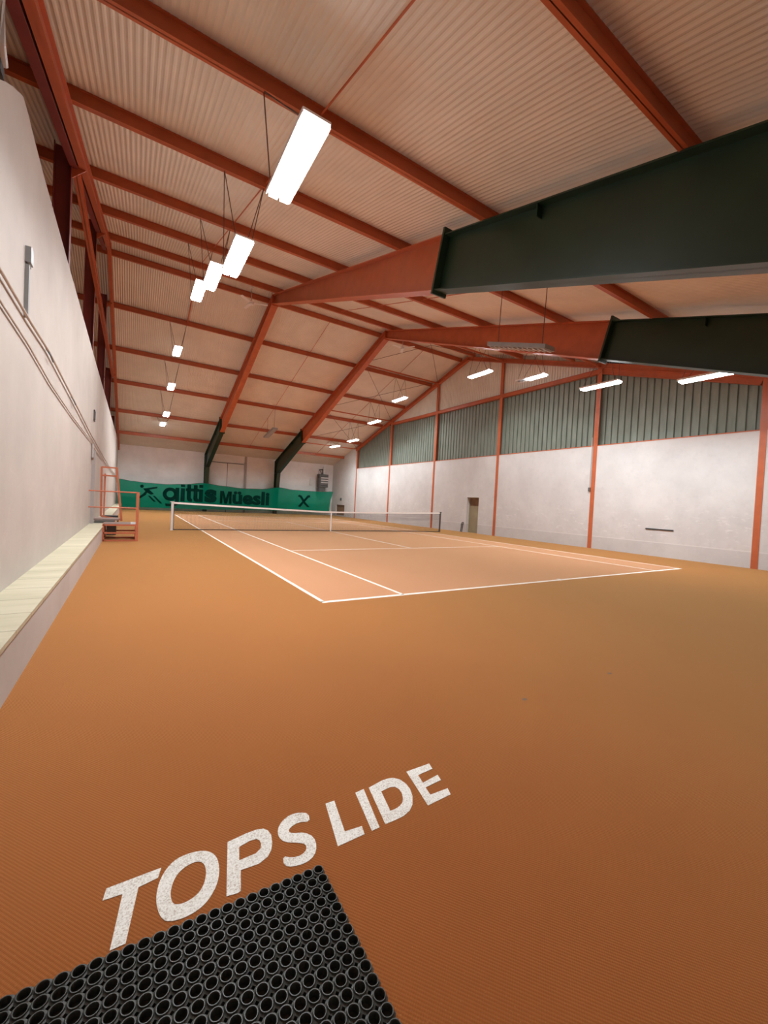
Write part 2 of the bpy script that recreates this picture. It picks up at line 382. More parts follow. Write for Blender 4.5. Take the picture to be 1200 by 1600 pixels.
# ------------------------------------------------------------------ portal frames
def slab_between(bm, x, hw, p0, p1, t):
    """flange: p=(y,z), width ±hw in x, thickness t towards -normal/+normal"""
    d = V(0, p1[0]-p0[0], p1[1]-p0[1]).normalized(); nrm = V(0, -d.z, d.y)
    bar(bm, (x, p0[0], p0[1]), (x, p1[0], p1[1]), (hw, 0, 0), nrm*t)
def web(bm, x, tw, quad):
    prism(bm, [(x-tw/2, y, z) for y, z in quad], (tw, 0, 0))
def portal(x, word):
    t = thing('portal_frame', f'tapered orange and dark green steel roof frame, {word}', 'roof frame', (x, YR, 0), 'portal frames across the hall')
    hw, tf, tw = .14, .022, .016
    for s, slope in ((-1, 'near'), (1, 'far')):
        yg_t, yg_b = YR+s*11.5, YR+s*11.25                     # joint between orange and green
        ye = YR+s*17.75                                        # outside of the knee
        yi = YR+s*16.85                                        # inside of the column at the knee
        for part, (a, b), m in (('rafter', ((0, 0), (yg_t-YR, yg_b-YR)), ORANGE), ('haunch', ((yg_t-YR, yg_b-YR), (ye-YR, yi-YR)), GREEN)):
            bm = B()
            T0, T1 = (YR+a[0], zt(YR+a[0])), (YR+b[0], zt(YR+b[0]))
            B0, B1 = (YR+a[1], zb(YR+a[1])), (YR+b[1], zb(YR+b[1]))
            sgn = -1 if s > 0 else 1
            slab_between(bm, x, hw, T0, T1, -tf*(1 if s > 0 else -1))
            slab_between(bm, x, hw, B0, B1, tf*(1 if s > 0 else -1))
            web(bm, x, tw, [T0, T1, B1, B0])
            obj(part, bm, m, t, 'orange rafter on the near slope' if (part, s) == ('rafter', -1) else 'orange rafter on the far slope' if part == 'rafter' else f'dark green haunch on the {slope} side')
        bm = B()                                               # end plates bolted at the joint
        dT, dB = V(x, yg_t, zt(yg_t)), V(x, yg_b, zb(yg_b)); u = (dT-dB).normalized()
        nv = V(0, s*u.z, -s*u.y).normalized()
        nv = nv if nv.y*s > 0 else -nv
        bar(bm, dB-u*.07, dT+u*.10, (hw+.03, 0, 0), nv*.05); obj('end_plate', bm, GREEN, t)
        bm = B()                                               # tapered column
        yo = ye; zk, zi = zt(ye), zb(yi)
        yfoot = YR+s*17.4
        slab = lambda p0, p1, tt: slab_between(bm, x, hw, p0, p1, tt)
        bar(bm, (x, yo, 0), (x, yo, zk), (hw, 0, 0), (0, -s*tf, 0))
        bar(bm, (x, yfoot, 0), (x, yi, zi), (hw, 0, 0), (0, s*tf, 0))
        web(bm, x, tw, [(yo, 0), (yo, zk), (yi, zi), (yfoot, 0)])
        bar(bm, (x, yo, zi), (x, yi, zi), (hw, 0, 0), (0, 0, tf))
        obj('column', bm, GREEN, t)
        bm = B()                                               # small cleat under the top flange
        for yy in (YR+s*13.6,):
            bar(bm, (x, yy, zt(yy)-.20), (x, yy, zt(yy)), (hw-.02, 0, 0), (0, .012, 0))
        obj('cleat', bm, GREEN, t)
    bm = B(); bar(bm, (x, YR-.012, zb(YR)-.06), (x, YR-.012, zt(YR)), (hw, 0, 0), (0, .024, 0)); obj('ridge_plate', bm, ORANGE, t)
    return t
portal(2.60, 'the one nearer the left wall')
portal(8.30, 'the one nearer the right wall')

# ------------------------------------------------------------------ gable frames (right wall and over the left wall)
def ibeam(bm, a, b, h, w, side='x', tf=.014, tw=.010):
    """I section hanging from the line a-b by h; flange width w"""
    a, b = V(*a), V(*b); d = (b-a).normalized()
    wv = V(0, 0, 1).cross(d).normalized()*w/2; dn = d.cross(wv.normalized()).normalized()
    dn = dn if dn.z < 0 else -dn
    bar(bm, a, b, wv, dn*tf); bar(bm, a+dn*(h-tf), b+dn*(h-tf), wv, dn*tf)
    bar(bm, a, b, wv.normalized()*tw/2, dn*h)
def vpost(bm, x0, x1, y, z0, z1, w=.16, tf=.012, tw=.010):
    """vertical I post, flanges facing x"""
    box(bm, x0, x0+tf, y-w/2, y+w/2, z0, z1); box(bm, x1-tf, x1, y-w/2, y+w/2, z0, z1); box(bm, x0, x1, y-tw/2, y+tw/2, z0, z1)
ORD = ['first', 'second', 'third', 'fourth', 'fifth', 'sixth', 'seventh', 'eighth', 'ninth', 'tenth']
for k, y in enumerate(POSTS):
    top = zt(y)-.18
    t = thing('wall_post', f'orange steel post in the right wall, {ORD[k]} from the camera', 'post', (XR, y, 0), 'orange posts of the right wall')
    bm = B(); box(bm, XR-.012, XR+.02, y-.085, y+.085, 0, ZW); obj('lower_flange', bm, ORANGE, t)
    bm = B(); vpost(bm, XR-.012, XR+.25, y, ZW, top, .19); obj('upper_post', bm, ORANGE, t)
def gable_beam(name, x, w, h, label):
    t = thing(name, label, 'roof beam', (x, YR, zt(YR)), 'sloping gable beams')
    for s in (-1, 1):
        bm = B(); y1 = YR+s*(13.4 if x > 0 else 17.9); y1 = max(YN+.02, min(YB-.02, y1)); ibeam(bm, (x, YR, zt(YR)-.005), (x, y1, zt(y1)-.005), h, w); obj('rafter', bm, ORANGE, t)
    return t
gable_beam('gable_rafter', XR-.02, .20, .20, 'orange sloping roof beam along the top of the right wall')
gable_beam('gable_rafter', -3.305, .11, .26, 'red orange sloping roof beam above the left wall')
bm = B(); ibeam(bm, (XR+.06, POSTS[0]+.1, zt(POSTS[0]+.1)-.20), (XR+.06, POSTS[1]-.1, zt(POSTS[1]-.1)-.20), .22, .16)
tag(obj('eaves_girder', bm, ORANGE, origin=(XR, POSTS[0], zt(POSTS[0])-.3)), 'sloping orange girder above the corrugated panel nearest the camera', 'beam')
bm = B(); box(bm, XR-.03, XR+.14, POSTS[1]+.1, POSTS[4]-.1, ZG-.19, ZG-.175); box(bm, XR-.03, XR+.14, POSTS[1]+.1, POSTS[4]-.1, ZG-.015, ZG); box(bm, XR+.02, XR+.035, POSTS[1]+.1, POSTS[4]-.1, ZG-.19, ZG)
tag(obj('girder', bm, ORANGE, origin=(XR, YR, ZG-.19)), 'long horizontal orange girder above the green grey wall panels', 'beam')
LP = POSTS[0:6]
for k, y in enumerate(POSTS):
    if k == 0: continue
    t = thing('partition_post', f'shade-darkened red steel post rising behind the left wall, {ORD[k-1]} from the camera', 'post', (-3.62, y, 0), 'posts behind the left wall')
    bm = B(); vpost(bm, -3.72, -3.46, y, 0, zt(y), .2); obj('post', bm, MAROON, t)
    if 1 <= k <= 4:
        bm = B(); prism(bm, [(-3.46, y-.01, zt(y)-.28), (-3.25, y-.01, zt(y)-.28), (-3.46, y-.01, zt(y)-.5)], (0, .02, 0)); obj('gusset', bm, ORANGE, t)
bm = B(); ibeam(bm, (-3.40, POSTS[1], ZG), (-3.40, POSTS[4], ZG), .2, .10)
tag(obj('girder', bm, ORANGE, origin=(-3.40, YR, ZG)), 'horizontal orange girder joining the posts behind the left wall', 'beam')
bm = B(); ibeam(bm, (-3.435, YN+.02, zt(YN)), (-3.435, YR, zt(YR)), .30, .12); 
tag(obj('rafter_beam', bm, MAROON, origin=(-3.435, YR, 9)), 'shade-darkened red roof beam just beyond the sloping beam over the left wall', 'roof beam')

# corrugated panels between the posts of the right wall
def clad(y0, y1, word):
    bm = B(); prev = None; y = y0; pit = .25
    seq = []
    while y < y1:
        for dy, dx in ((0, .0), (.185, .0), (.200, .05), (.235, .05)):
            if y+dy < y1: seq.append((y+dy, dx))
        y += pit
    seq.append((y1, 0))
    for yy, dx in seq:
        zu = min(ZG-.1, zt(yy)-.1)
        cur = (bm.verts.new((XR+.17+dx, yy, ZW-.02)), bm.verts.new((XR+.17+dx, yy, zu)))
        if prev: bm.faces.new((prev[0], cur[0], cur[1], prev[1]))
        prev = cur
    tag(obj('corrugated_panel', bm, CLAD, origin=(XR+.17, (y0+y1)/2, ZW)), f'grey green corrugated metal panel in the right wall, {word}', 'wall panel', 'corrugated panels of the right wall')
for k in range(5):
    clad(POSTS[k]+.005, POSTS[k+1]-.005, f'{ORD[k]} from the camera')
    bm = B(); box(bm, XR-.01, XR+.34, POSTS[k]+.1, POSTS[k+1]-.1, ZW, ZW+.035)
    tag(obj('sill_rail', bm, ORANGE, origin=(XR, (POSTS[k]+POSTS[k+1])/2, ZW)), f'thin orange sill on the white masonry under the {ORD[k]} corrugated panel from the camera', 'rail', 'sills of the right wall')

# ------------------------------------------------------------------ purlins
near = [-5.35, -3.10, -.18, 2.42, 5.62, 8.45, 11.80]
far = [12.90, 15.62, 18.6, 21.55, 24.9, 28.0]
for side, lst in (('near', near), ('far', far)):
    for k, y in enumerate(lst):
        s = -1 if side == 'near' else 1
        bm = B(); z0 = zt(y)
        w, tf, h = .085, .010, PUR+.002
        slope = .31*(1 if s < 0 else -1)
        box(bm, XFAR+.01, XR-.01, y-w/2, y+w/2, z0, z0+tf); box(bm, XFAR+.01, XR-.01, y-w/2, y+w/2, z0+h-tf-.012, z0+h-.012); box(bm, XFAR+.01, XR-.01, y-.004, y+.004, z0, z0+h-.012)
        nth = (f'{ORD[k]} from the near eave on the near roof slope' if s < 0 else f'{ORD[k]} from the ridge on the far roof slope')
        tag(obj('purlin', bm, ORANGE, origin=(5.3, y, z0)), 'dark orange roof purlin, ' + nth, 'purlin', 'roof purlins')
# tie rods between the purlins at mid bay
for x, word in ((-.45, 'left bay'), (5.45, 'middle bay'), (11.1, 'right bay')):
    for s in (-1, 1):
        ya, yb = (near[1], near[-1]) if s < 0 else (far[0], far[-1])
        bm = B(); r = .03 if (s > 0 and x < 0) else .013
        yb2 = far[1] if (s > 0 and x < 0) else yb
        tube(bm, [(x, ya, zt(ya)+.11), (x, yb2, zt(yb2)+.11)], r, 6)
        tag(obj('tie_rod', bm, ORANGE, origin=(x, ya, zt(ya)+.11)), f'thin red tie rod linking the purlins of the {word} on the {"near" if s < 0 else "far"} slope', 'rod', 'roof tie rods')
# struts and crossed bracing rods in the bay beside the right wall
for k in range(1, 6):
    y = POSTS[k]; z = zt(y)-.12
    bm = B(); sqtube(bm, (8.32, y, z), (XR-.02, y, z), .07)
    tag(obj('roof_strut', bm, ORANGE, origin=(8.3, y, z)), f'slim orange strut from the right portal frame to the {ORD[k]} right wall post', 'strut', 'roof struts')
for k in range(1, 5):
    a, b = POSTS[k], POSTS[k+1]
    for y0, y1, w in ((a, b, 'rising towards the far end'), (b, a, 'rising towards the near end')):
        bm = B(); p0, p1 = V(8.46, y0, zt(y0)-.02), V(XR-.1, y1, zt(y1)-.02)
        if a < YR < b: tube(bm, [p0, V((p0.x+p1.x)/2, YR, zt(YR)-.02), p1], .012, 6)
        else: tube(bm, [p0, p1], .012, 6)
        tag(obj('bracing_rod', bm, WIRE, origin=p0), f'thin roof bracing rod running from right portal frame {"out" if y1 > y0 else "back"} to the {ORD[k+1] if y1 > y0 else ORD[k]} right wall post', 'rod', 'roof bracing rods')

# ------------------------------------------------------------------ lamps
def lamp(x, y, z, py, label, lit=1.0, L=1.34, w=.31, tilt=0, group='hanging lamps in two rows'):
    t = thing('hanging_lamp', label, 'lamp', (x, y, z), group)
    h = .050; a0, a1 = y-L/2, y+L/2
    bm = B()
    box(bm, x-w/2, x+w/2, a0, a1, z+h, z+h+.012)
    for s in (-1, 1):
        box(bm, x+s*w/2-.006, x+s*w/2+.006, a0, a1, z+.004, z+h+.012)
    for e in (a0, a1): box(bm, x-w/2, x+w/2, e-.006, e+.006, z+.034, z+h+.012)
    obj('housing', bm, REFL, t)
    for s in (-1, 1):
        b0, b1 = a0+.03, a1-.03
        if lit < 1: b1 = b0+(b1-b0)*lit
        bm = B(); box(bm, x+s*.072-.055, x+s*.072+.055, b0, b1, z-.030, z+.034)
        obj('tube', bm, LAMP, t)
    if lit < 1:
        bm = B(); q = b1+.02
        box(bm, x-w/2, x+w/2, q, a1, z+.05, z+.055)
        for i in range(5): box(bm, x-w/2, x+w/2, q+i*.09, q+i*.09+.008, z+.02, z+.05)
        obj('louvre', bm, PALEGREY, t, 'unlit louvred end')
    ld = bpy.data.lights.new('lamp_light', 'AREA'); ld.shape = 'RECTANGLE'; ld.size = w*.9; ld.size_y = (L-.06)*lit
    ld.energy = LAMP_WATTS*lit; ld.color = LAMP_COLOR; ld.spread = LAMP_SPREAD
    lo = bpy.data.objects.new('lamp_light', ld); COL.objects.link(lo); lo.parent = t
    lo.location = (0, -L*(1-lit)/2, -.034)
    for s in (-1, 1):
        for e in (-1, 1):
            bm = B(); tube(bm, [(x+s*.34, py, zt(py)+.02), (x+s*.13, y+e*L*.42, z+h)], .008, 5); obj('wire', bm, WIRE, t)
    return t
rows = [(-.42, -.18, 5.38), (2.85, 2.42, 5.85), (5.75, 5.62, 6.78), (8.50, 8.45, 7.58), (15.6, 15.62, 7.82), (18.6, 18.6, 6.86), (21.6, 21.55, 5.92), (24.9, 24.9, 5.80)]
for k, (y, py, z) in enumerate(rows):
    lamp(-.82, y, z, py, f'lit white twin tube lamp in the left row of lamps, {ORD[k]} from the camera')
for k, (y, py, z) in enumerate(rows):
    lamp((11.05, 11.22, 11.22, 11.05, 11.38, 11.38, 11.38, 11.45)[k], y+(.12 if k == 0 else 0), z, py, f'lit white twin tube lamp in the right row, {ORD[k]} from the camera' + (', half dark' if k == 2 else ''), lit=.62 if k == 2 else 1.0)
# unlit lamps along the middle, hung parallel to the roof slope
def dark_lamp(x, y0, z0, y1, z1, label):
    c = V(x, (y0+y1)/2, (z0+z1)/2)
    t = thing('unlit_lamp', label, 'lamp', c, 'unlit middle lamps')
    a, b = V(x, y0, z0), V(x, y1, z1)
    bm = B(); bar(bm, a, b, (.17, 0, 0), (0, 0, .10))
    obj('housing', bm, GREY, t)
    bm = B()
    for i in range(12):
        f = (i+.5)/12; p = a.lerp(b, f); box(bm, p.x-.13, p.x+.13, p.y-.02, p.y+.02, p.z-.03, p.z)
    obj('louvre', bm, PALEGREY, t, 'pale louvre on the underside')
    for p in (a.lerp(b, .12), a.lerp(b, .88)):
        bm = B(); tube(bm, [p+V(0, 0, .1), V(x, p.y-.05, zt(p.y)+.15)], .010, 5); obj('wire', bm, WIRE, t)
dark_lamp(5.45, .62, 5.03, 2.38, 5.62, 'grey unlit lamp hanging before the orange part of the right portal frame')
dark_lamp(5.45, 23.35, 5.55, 21.2, 5.90, 'grey unlit lamp hanging over the far half of the court between two frames')

# ------------------------------------------------------------------ ceiling fans under the ridge
def fan(x, z, angs, label):
    t = thing('ceiling_fan', label, 'fan', (x, YR, z), 'ceiling fans')
    bm = B(); tube(bm, [(x, YR, z+.02), (x, YR, zt(YR)+.2)], .015, 8); obj('rod', bm, PALEGREY, t)
    bm = B(); tube(bm, [(x, YR, z-.06), (x, YR, z+.07)], .10, 16); obj('hub', bm, WHITE, t)
    bm = B(); tube(bm, [(x, YR, zt(YR)-.02), (x, YR, zt(YR)+.1)], .06, 12); obj('mount', bm, WHITE, t)
    for a in angs:
        d = V(math.cos(a), math.sin(a), 0); p = V(-d.y, d.x, .12).normalized()
        c = V(x, YR, z)
        bm = B(); bar(bm, c+d*.08, c+d*.66, p*.065, (0, 0, .012)); obj('blade', bm, WHITE, t)
fan(1.61, 9.46, [math.radians(a) for a in (-20, 100, 220)], 'white three blade ceiling fan left of the left portal frame apex')
fan(9.27, 9.48, [math.radians(a) for a in (-58, 62, 182)], 'white three blade ceiling fan right of the right portal frame apex')

# ------------------------------------------------------------------ court markings
t = thing('court_marking', 'white painted lines of the tennis court on the orange carpet', 'court lines', (5.485, 11.885, 0))
def cline(name, x0, x1, y0, y1):
    bm = B(); box(bm, x0, x1, y0, y1, 0, .003); obj(name, bm, LINEPAINT, t)
hw = .028
cline('baseline', -hw, 10.97+hw, -.04, .04); cline('baseline', -hw, 10.97+hw, 23.73, 23.81)
for x in (0, 10.97): cline('sideline', x-hw, x+hw, 0, 23.77)
for x in (1.37, 9.6): cline('singles_line', x-hw, x+hw, 0, 23.77)
for y in (5.485, 18.285): cline('service_line', 1.37, 9.6, y-hw, y+hw)
cline('center_line', 5.485-hw, 5.485+hw, 5.485, 18.285)
for y0, y1 in ((0, .13), (23.64, 23.77)): cline('center_mark', 5.485-hw, 5.485+hw, y0, y1)

# floor lettering
LET = {
'T': [[(-2.3597, -3.5033), (-2.1859, -3.5043), (-2.1985, -3.5447), (-2.2614, -3.5528), (-2.2981, -3.7466), (-2.3402, -3.7465), (-2.3102, -3.5545), (-2.3691, -3.5495)]],
'O': [[(-2.2113, -3.6293), (-2.1925, -3.5495), (-2.1456, -3.491), (-2.0823, -3.4845), (-2.0255, -3.5028), (-1.9937, -3.5496), (-1.994, -3.6213), (-2.0157, -3.683), (-2.0584, -3.7337), (-2.1165, -3.7515), (-2.1785, -3.7408), (-2.2025, -3.7036)], [(-2.1631, -3.6224), (-2.1465, -3.5748), (-2.1169, -3.546), (-2.0708, -3.5359), (-2.0444, -3.5544), (-2.0389, -3.5966), (-2.0518, -3.6488), (-2.0779, -3.6832), (-2.1208, -3.6958), (-2.1552, -3.6864), (-2.1641, -3.6587)]],
'P': [[(-1.9443, -3.5032), (-1.866, -3.495), (-1.8257, -3.4957), (-1.7969, -3.5035), (-1.7819, -3.5242), (-1.7763, -3.553), (-1.7839, -3.5949), (-1.7979, -3.6268), (-1.8176, -3.65), (-1.8566, -3.6654), (-1.8898, -3.663), (-1.9251, -3.6592), (-1.9436, -3.7439), (-1.9556, -3.7475), (-1.9929, -3.7404)], [(-1.9075, -3.5498), (-1.8636, -3.5407), (-1.838, -3.5437), (-1.8276, -3.5548), (-1.8254, -3.5768), (-1.8339, -3.5986), (-1.8555, -3.6125), (-1.8809, -3.6129), (-1.9213, -3.6138)]],
'S': [[(-1.5937, -3.5158), (-1.6053, -3.5644), (-1.6514, -3.5425), (-1.6942, -3.5534), (-1.7068, -3.5701), (-1.6957, -3.5882), (-1.647, -3.6072), (-1.621, -3.6487), (-1.6273, -3.6982), (-1.6525, -3.7347), (-1.6951, -3.7512), (-1.7487, -3.7411), (-1.7754, -3.7188), (-1.7651, -3.6771), (-1.735, -3.7017), (-1.6989, -3.7093), (-1.6692, -3.6924), (-1.6653, -3.6646), (-1.6888, -3.6457), (-1.7388, -3.6159), (-1.7531, -3.5771), (-1.7438, -3.5361), (-1.7117, -3.5002), (-1.6669, -3.4838), (-1.6258, -3.4923)]],
'L': [[(-1.5011, -3.4975), (-1.4559, -3.4991), (-1.4924, -3.6861), (-1.4128, -3.6957), (-1.4231, -3.7395), (-1.5519, -3.741)]],
'I': [[(-1.3426, -3.5009), (-1.2929, -3.4967), (-1.3465, -3.7392), (-1.387, -3.7403)]],
'D': [[(-1.2658, -3.5011), (-1.1789, -3.4869), (-1.142, -3.489), (-1.1163, -3.4972), (-1.0918, -3.5234), (-1.081, -3.5645), (-1.0849, -3.6068), (-1.1024, -3.6523), (-1.1357, -3.6981), (-1.1704, -3.7236), (-1.215, -3.7368), (-1.2593, -3.7387), (-1.3148, -3.7368)], [(-1.2235, -3.5519), (-1.1661, -3.5488), (-1.1439, -3.558), (-1.1351, -3.5802), (-1.138, -3.6094), (-1.1535, -3.6427), (-1.1725, -3.6649), (-1.1961, -3.677), (-1.2265, -3.6827), (-1.2521, -3.6819)]],
'E': [[(-1.0256, -3.4898), (-.8723, -3.4928), (-.8844, -3.538), (-.9852, -3.5415), (-.9989, -3.6013), (-.8902, -3.5886), (-.9006, -3.6293), (-1.0078, -3.635), (-1.0183, -3.6874), (-.91, -3.693), (-.9255, -3.7342), (-1.0736, -3.7391)]],
}
t = thing('floor_lettering', 'rough white painted capital letters TOPS LIDE on the carpet above the black mat', 'lettering', (-1.62, -3.62, 0))
for ch, polys in LET.items():
    polys = [chaikin(p, 2) if ch in 'OS' and not (ch == 'S') else p for p in polys]
    if ch == 'S': polys = [chaikin(polys[0], 1)]
    bm = filled(polys, .0012)
    for v in bm.verts: v.co.z += .0011
    obj('letter', bm, LETTER, t, f'white painted letter {ch}')

# ------------------------------------------------------------------ rubber ring mat
bm = B(); P = .0412; ri, N = .0148, 16; H = .020; ztop, zlip = H, H+.0028
mx1, my1 = -1.652, -3.800
def cell(cx, cy):
    h = P/2; c = .0068
    octp = []
    angs = [2*math.pi*(k+.5)/N for k in range(N)]
    # outline: square cell whose corners are cut to leave a small diamond hole
    for a in angs:
        dx, dy = math.cos(a), math.sin(a)
        s = min(h/max(abs(dx), 1e-9), h/max(abs(dy), 1e-9), (2*h-c)/(abs(dx)+abs(dy)))
        octp.append((dx*s, dy*s))
    rr = (ri, ri+.0012, ri+.0034, ri+.0046)
    zz = (ztop, zlip, zlip, ztop-.002)
    rings = [[bm.verts.new((cx+math.cos(a)*ri*.97, cy+math.sin(a)*ri*.97, .001)) for a in angs]]
    for r, z in zip(rr, zz): rings.append([bm.verts.new((cx+math.cos(a)*r, cy+math.sin(a)*r, z)) for a in angs])
    rings.append([bm.verts.new((cx+x, cy+y, ztop-.004)) for x, y in octp])
    rings.append([bm.verts.new((cx+x, cy+y, .001)) for x, y in octp])
    bm.faces.new(rings[0])  # black bottom added to stand for the shadow inside the hole
    for q in range(len(rings)-1):
        for k in range(N):
            bm.faces.new((rings[q][k], rings[q][(k+1) % N], rings[q+1][(k+1) % N], rings[q+1][k]))
for i in range(31):
    for j in range(20):
        cell(mx1-P/2-i*P, my1-P/2-j*P)
for v in bm.verts: v.co.y -= .044*(v.co.x-mx1)       # the mat lies slightly skewed
tag(obj('rubber_mat', bm, RUBBER, origin=(-2.2, -4.2, 0)), 'black rubber ring mat lying on the carpet in front of the camera', 'mat')

# ------------------------------------------------------------------ tennis net
t = thing('tennis_net', 'tennis net with white top tape stretched across the court between two posts', 'net', (5.485, 11.885, 0))
NX0, NX1, NY = -1.0, 11.97, 11.885
def ztop_(x):
    f = (x-5.485)/6.485; return .914 + .155*(abs(f)**1.25)
bm = B(); box(bm, NX0-.085, NX0-.005, NY-.04, NY+.04, 0, 1.06); box(bm, NX0-.12, NX0+.01, NY-.05, NY+.05, 1.06, 1.085); box(bm, NX0-.10, NX0+.01, NY-.055, NY+.055, 0, .012); obj('post', bm, WHITE, t, 'white square left post')
bm = B(); box(bm, NX1+.005, NX1+.065, NY-.03, NY+.03, 0, 1.08); box(bm, NX1-.01, NX1+.075, NY-.04, NY+.04, 1.02, 1.10); obj('post', bm, DGREY, t, 'dark thin right post')
bm = B(); n = 60
for i in range(n):
    x0, x1 = NX0+(NX1-NX0)*i/n, NX0+(NX1-NX0)*(i+1)/n
    a, b = ztop_(x0), ztop_(x1)
    hexa(bm, [(x0, NY-.016, a-.066), (x0, NY+.016, a-.066), (x0, NY+.016, a), (x0, NY-.016, a)], [(x1, NY-.016, b-.066), (x1, NY+.016, b-.066), (x1, NY+.016, b), (x1, NY-.016, b)])
obj('top_tape', bm, TAPE, t)
bm = B(); s = .045; r = .0016; m = int((NX1-NX0)/s)
for i in range(m+1):
    x = NX0+i*s; box(bm, x-r, x+r, NY-r, NY+r, .03, ztop_(x)-.05)
for j in range(1, 21):
    for i in range(24):
        x0, x1 = NX0+(NX1-NX0)*i/24, NX0+(NX1-NX0)*(i+1)/24
        z0, z1 = [.03+(ztop_(x)-.08)*j/20 for x in (x0, x1)]
        hexa(bm, [(x0, NY-r, z0-r), (x0, NY+r, z0-r), (x0, NY+r, z0+r), (x0, NY-r, z0+r)], [(x1, NY-r, z1-r), (x1, NY+r, z1-r), (x1, NY+r, z1+r), (x1, NY-r, z1+r)])
obj('netting', bm, NETM, t)
bm = B()                                                     # doubled upper netting
for i in range(m+1):
    x = NX0+i*s+.022; box(bm, x-r, x+r, NY+.008, NY+.008+2*r, ztop_(x)-.42, ztop_(x)-.05)
for j in range(9):
    for i in range(24):
        x0, x1 = NX0+(NX1-NX0)*i/24, NX0+(NX1-NX0)*(i+1)/24
        z0, z1 = [ztop_(x)-.06-.045*j for x in (x0, x1)]
        hexa(bm, [(x0, NY+.008, z0-r), (x0, NY+.011, z0-r), (x0, NY+.011, z0+r), (x0, NY+.008, z0+r)], [(x1, NY+.008, z1-r), (x1, NY+.011, z1-r), (x1, NY+.011, z1+r), (x1, NY+.008, z1+r)])
obj('upper_netting', bm, NETM, t, 'doubled upper band of netting')
bm = B(); box(bm, NX0, NX1, NY-.008, NY+.008, .012, .045); box(bm, NX0, NX0+.02, NY-.008, NY+.008, .02, 1.0); box(bm, NX1-.02, NX1, NY-.008, NY+.008, .02, 1.0); obj('edge_band', bm, NETM, t)
bm = B(); box(bm, 5.46, 5.51, NY-.02, NY+.02, .0, ztop_(5.485)+.004); obj('center_strap', bm, TAPE, t)

# ------------------------------------------------------------------ banner on the back side
BY = 29.05
topz = [(-3.25, 2.19), (-2.4, 2.08), (-1.5, 2.01), (-.3, 1.99), (.9, 2.07), (2.45, 2.26), (3.6, 2.13), (5.33, 2.02), (6.8, 2.06), (8.35, 2.29), (9.6, 2.16), (10.86, 2.14), (12.2, 2.15), (13.35, 2.22)]
botz = [(-3.25, .22), (2.5, .20), (8, .30), (13.2, .40)]
def lerp(tab, x):
    for (a, b), (c, d) in zip(tab, tab[1:]):
        if x <= c:
            f = (x-a)/(c-a); f = max(0, min(1, f)); f = f*f*(3-2*f) if tab is topz else f
            return b+(d-b)*f
    return tab[-1][1]
def wav(x, z): return .025*math.sin(x*2.3+z*.8)+.012*math.sin(x*6.1-z*1.7)
t = thing('banner', 'long translucent green banner with dark lettering hung before the back wall', 'banner', (5, BY, .2))
bm = B(); nx, nz = 110, 10; g = []
for i in range(nx+1):
    row = []
    f = i/nx
    for j in range(nz+1):
        h = j/nz; x = -3.22 + (13.1+.35*h**2+3.22)*f
        a, b = lerp(botz, x), lerp(topz, x)
        z = a+(b-a)*h; row.append(bm.verts.new((x, BY+wav(x, z), z)))
    g.append(row)
for i in range(nx):
    for j in range(nz): bm.faces.new((g[i][j], g[i+1][j], g[i+1][j+1], g[i][j+1]))
cloth = obj('cloth', bm, BANNER, t, smooth=True)
bm = B(); pts = [(x, BY+wav(x, lerp(topz, x)), lerp(topz, x)) for x in [-3.3+16.65*i/60 for i in range(61)]]
tube(bm, pts, .012, 6); obj('rope', bm, BLACK, t)
def print_part(bm, name, label):
    bmesh.ops.triangulate(bm, faces=bm.faces[:])
    bmesh.ops.subdivide_edges(bm, edges=[e for e in bm.edges if e.calc_length() > .25], cuts=2)
    for v in bm.verts: v.co.y = BY + wav(v.co.x, v.co.z) - .012 + v.co.y
    obj(name, bm, PRINT, cloth, label)
def text_part(word, x0, x1, z0, z1, bold, label):
    cu = bpy.data.curves.new('txt', 'FONT'); cu.body = word; cu.size = 1; cu.offset = bold; cu.resolution_u = 4; cu.fill_mode = 'FRONT'
    bm = curve_bm(cu)
    xs = [v.co.x for v in bm.verts]; zs = [v.co.y for v in bm.verts]
    a, b, c, d = min(xs), max(xs), min(zs), max(zs)
    for v in bm.verts: v.co = V(x0+(v.co.x-a)/(b-a)*(x1-x0), 0, z0+(v.co.y-c)/(d-c)*(z1-z0))
    print_part(bm, 'lettering', label)
def ring(cx, cz, ro, ri_, n=28): return [[(cx+r*math.cos(2*math.pi*k/n), cz+r*math.sin(2*math.pi*k/n)) for k in range(n)] for r in (ro, ri_)]
def rect(x0, x1, z0, z1): return [(x0, z0), (x1, z0), (x1, z1), (x0, z1)]
def print_polys(groups, label):
    big = B()
    for g in groups:
        b = filled(g, .0004); me = bpy.data.meshes.new('t'); b.to_mesh(me); b.free(); big.from_mesh(me); bpy.data.meshes.remove(me)
    for v in big.verts: v.co = V(v.co.x, 0, v.co.y)
    print_part(big, 'lettering', label)
print_polys([ring(.06, 1.27, .50, .245), [[(.40, 1.78), (.66, 1.78), (.66, .72), (.60, .52), (.42, .38), (.18, .34), (-.22, .36), (-.26, .56), (.12, .54), (.32, .60), (.40, .74)]]], 'dark print letter g')
for ix in (.76, 2.04):
    print_polys([[rect(ix, ix+.28, .77, 1.76)], [rect(ix, ix+.28, 1.86, 2.04 if ix < 1 else 2.10)]], 'dark print letter i')
for tx in (1.10, 1.56):
    print_polys([[[(tx+.09, 2.06), (tx+.36, 2.06), (tx+.36, 1.78), (tx+.47, 1.78), (tx+.47, 1.56), (tx+.36, 1.56), (tx+.36, 1.06), (tx+.40, .99), (tx+.47, .98), (tx+.47, .77), (tx+.26, .77), (tx+.13, .86), (tx+.09, 1.0), (tx+.09, 1.56), (tx, 1.56), (tx, 1.78), (tx+.09, 1.78)]]], 'dark print letter t')
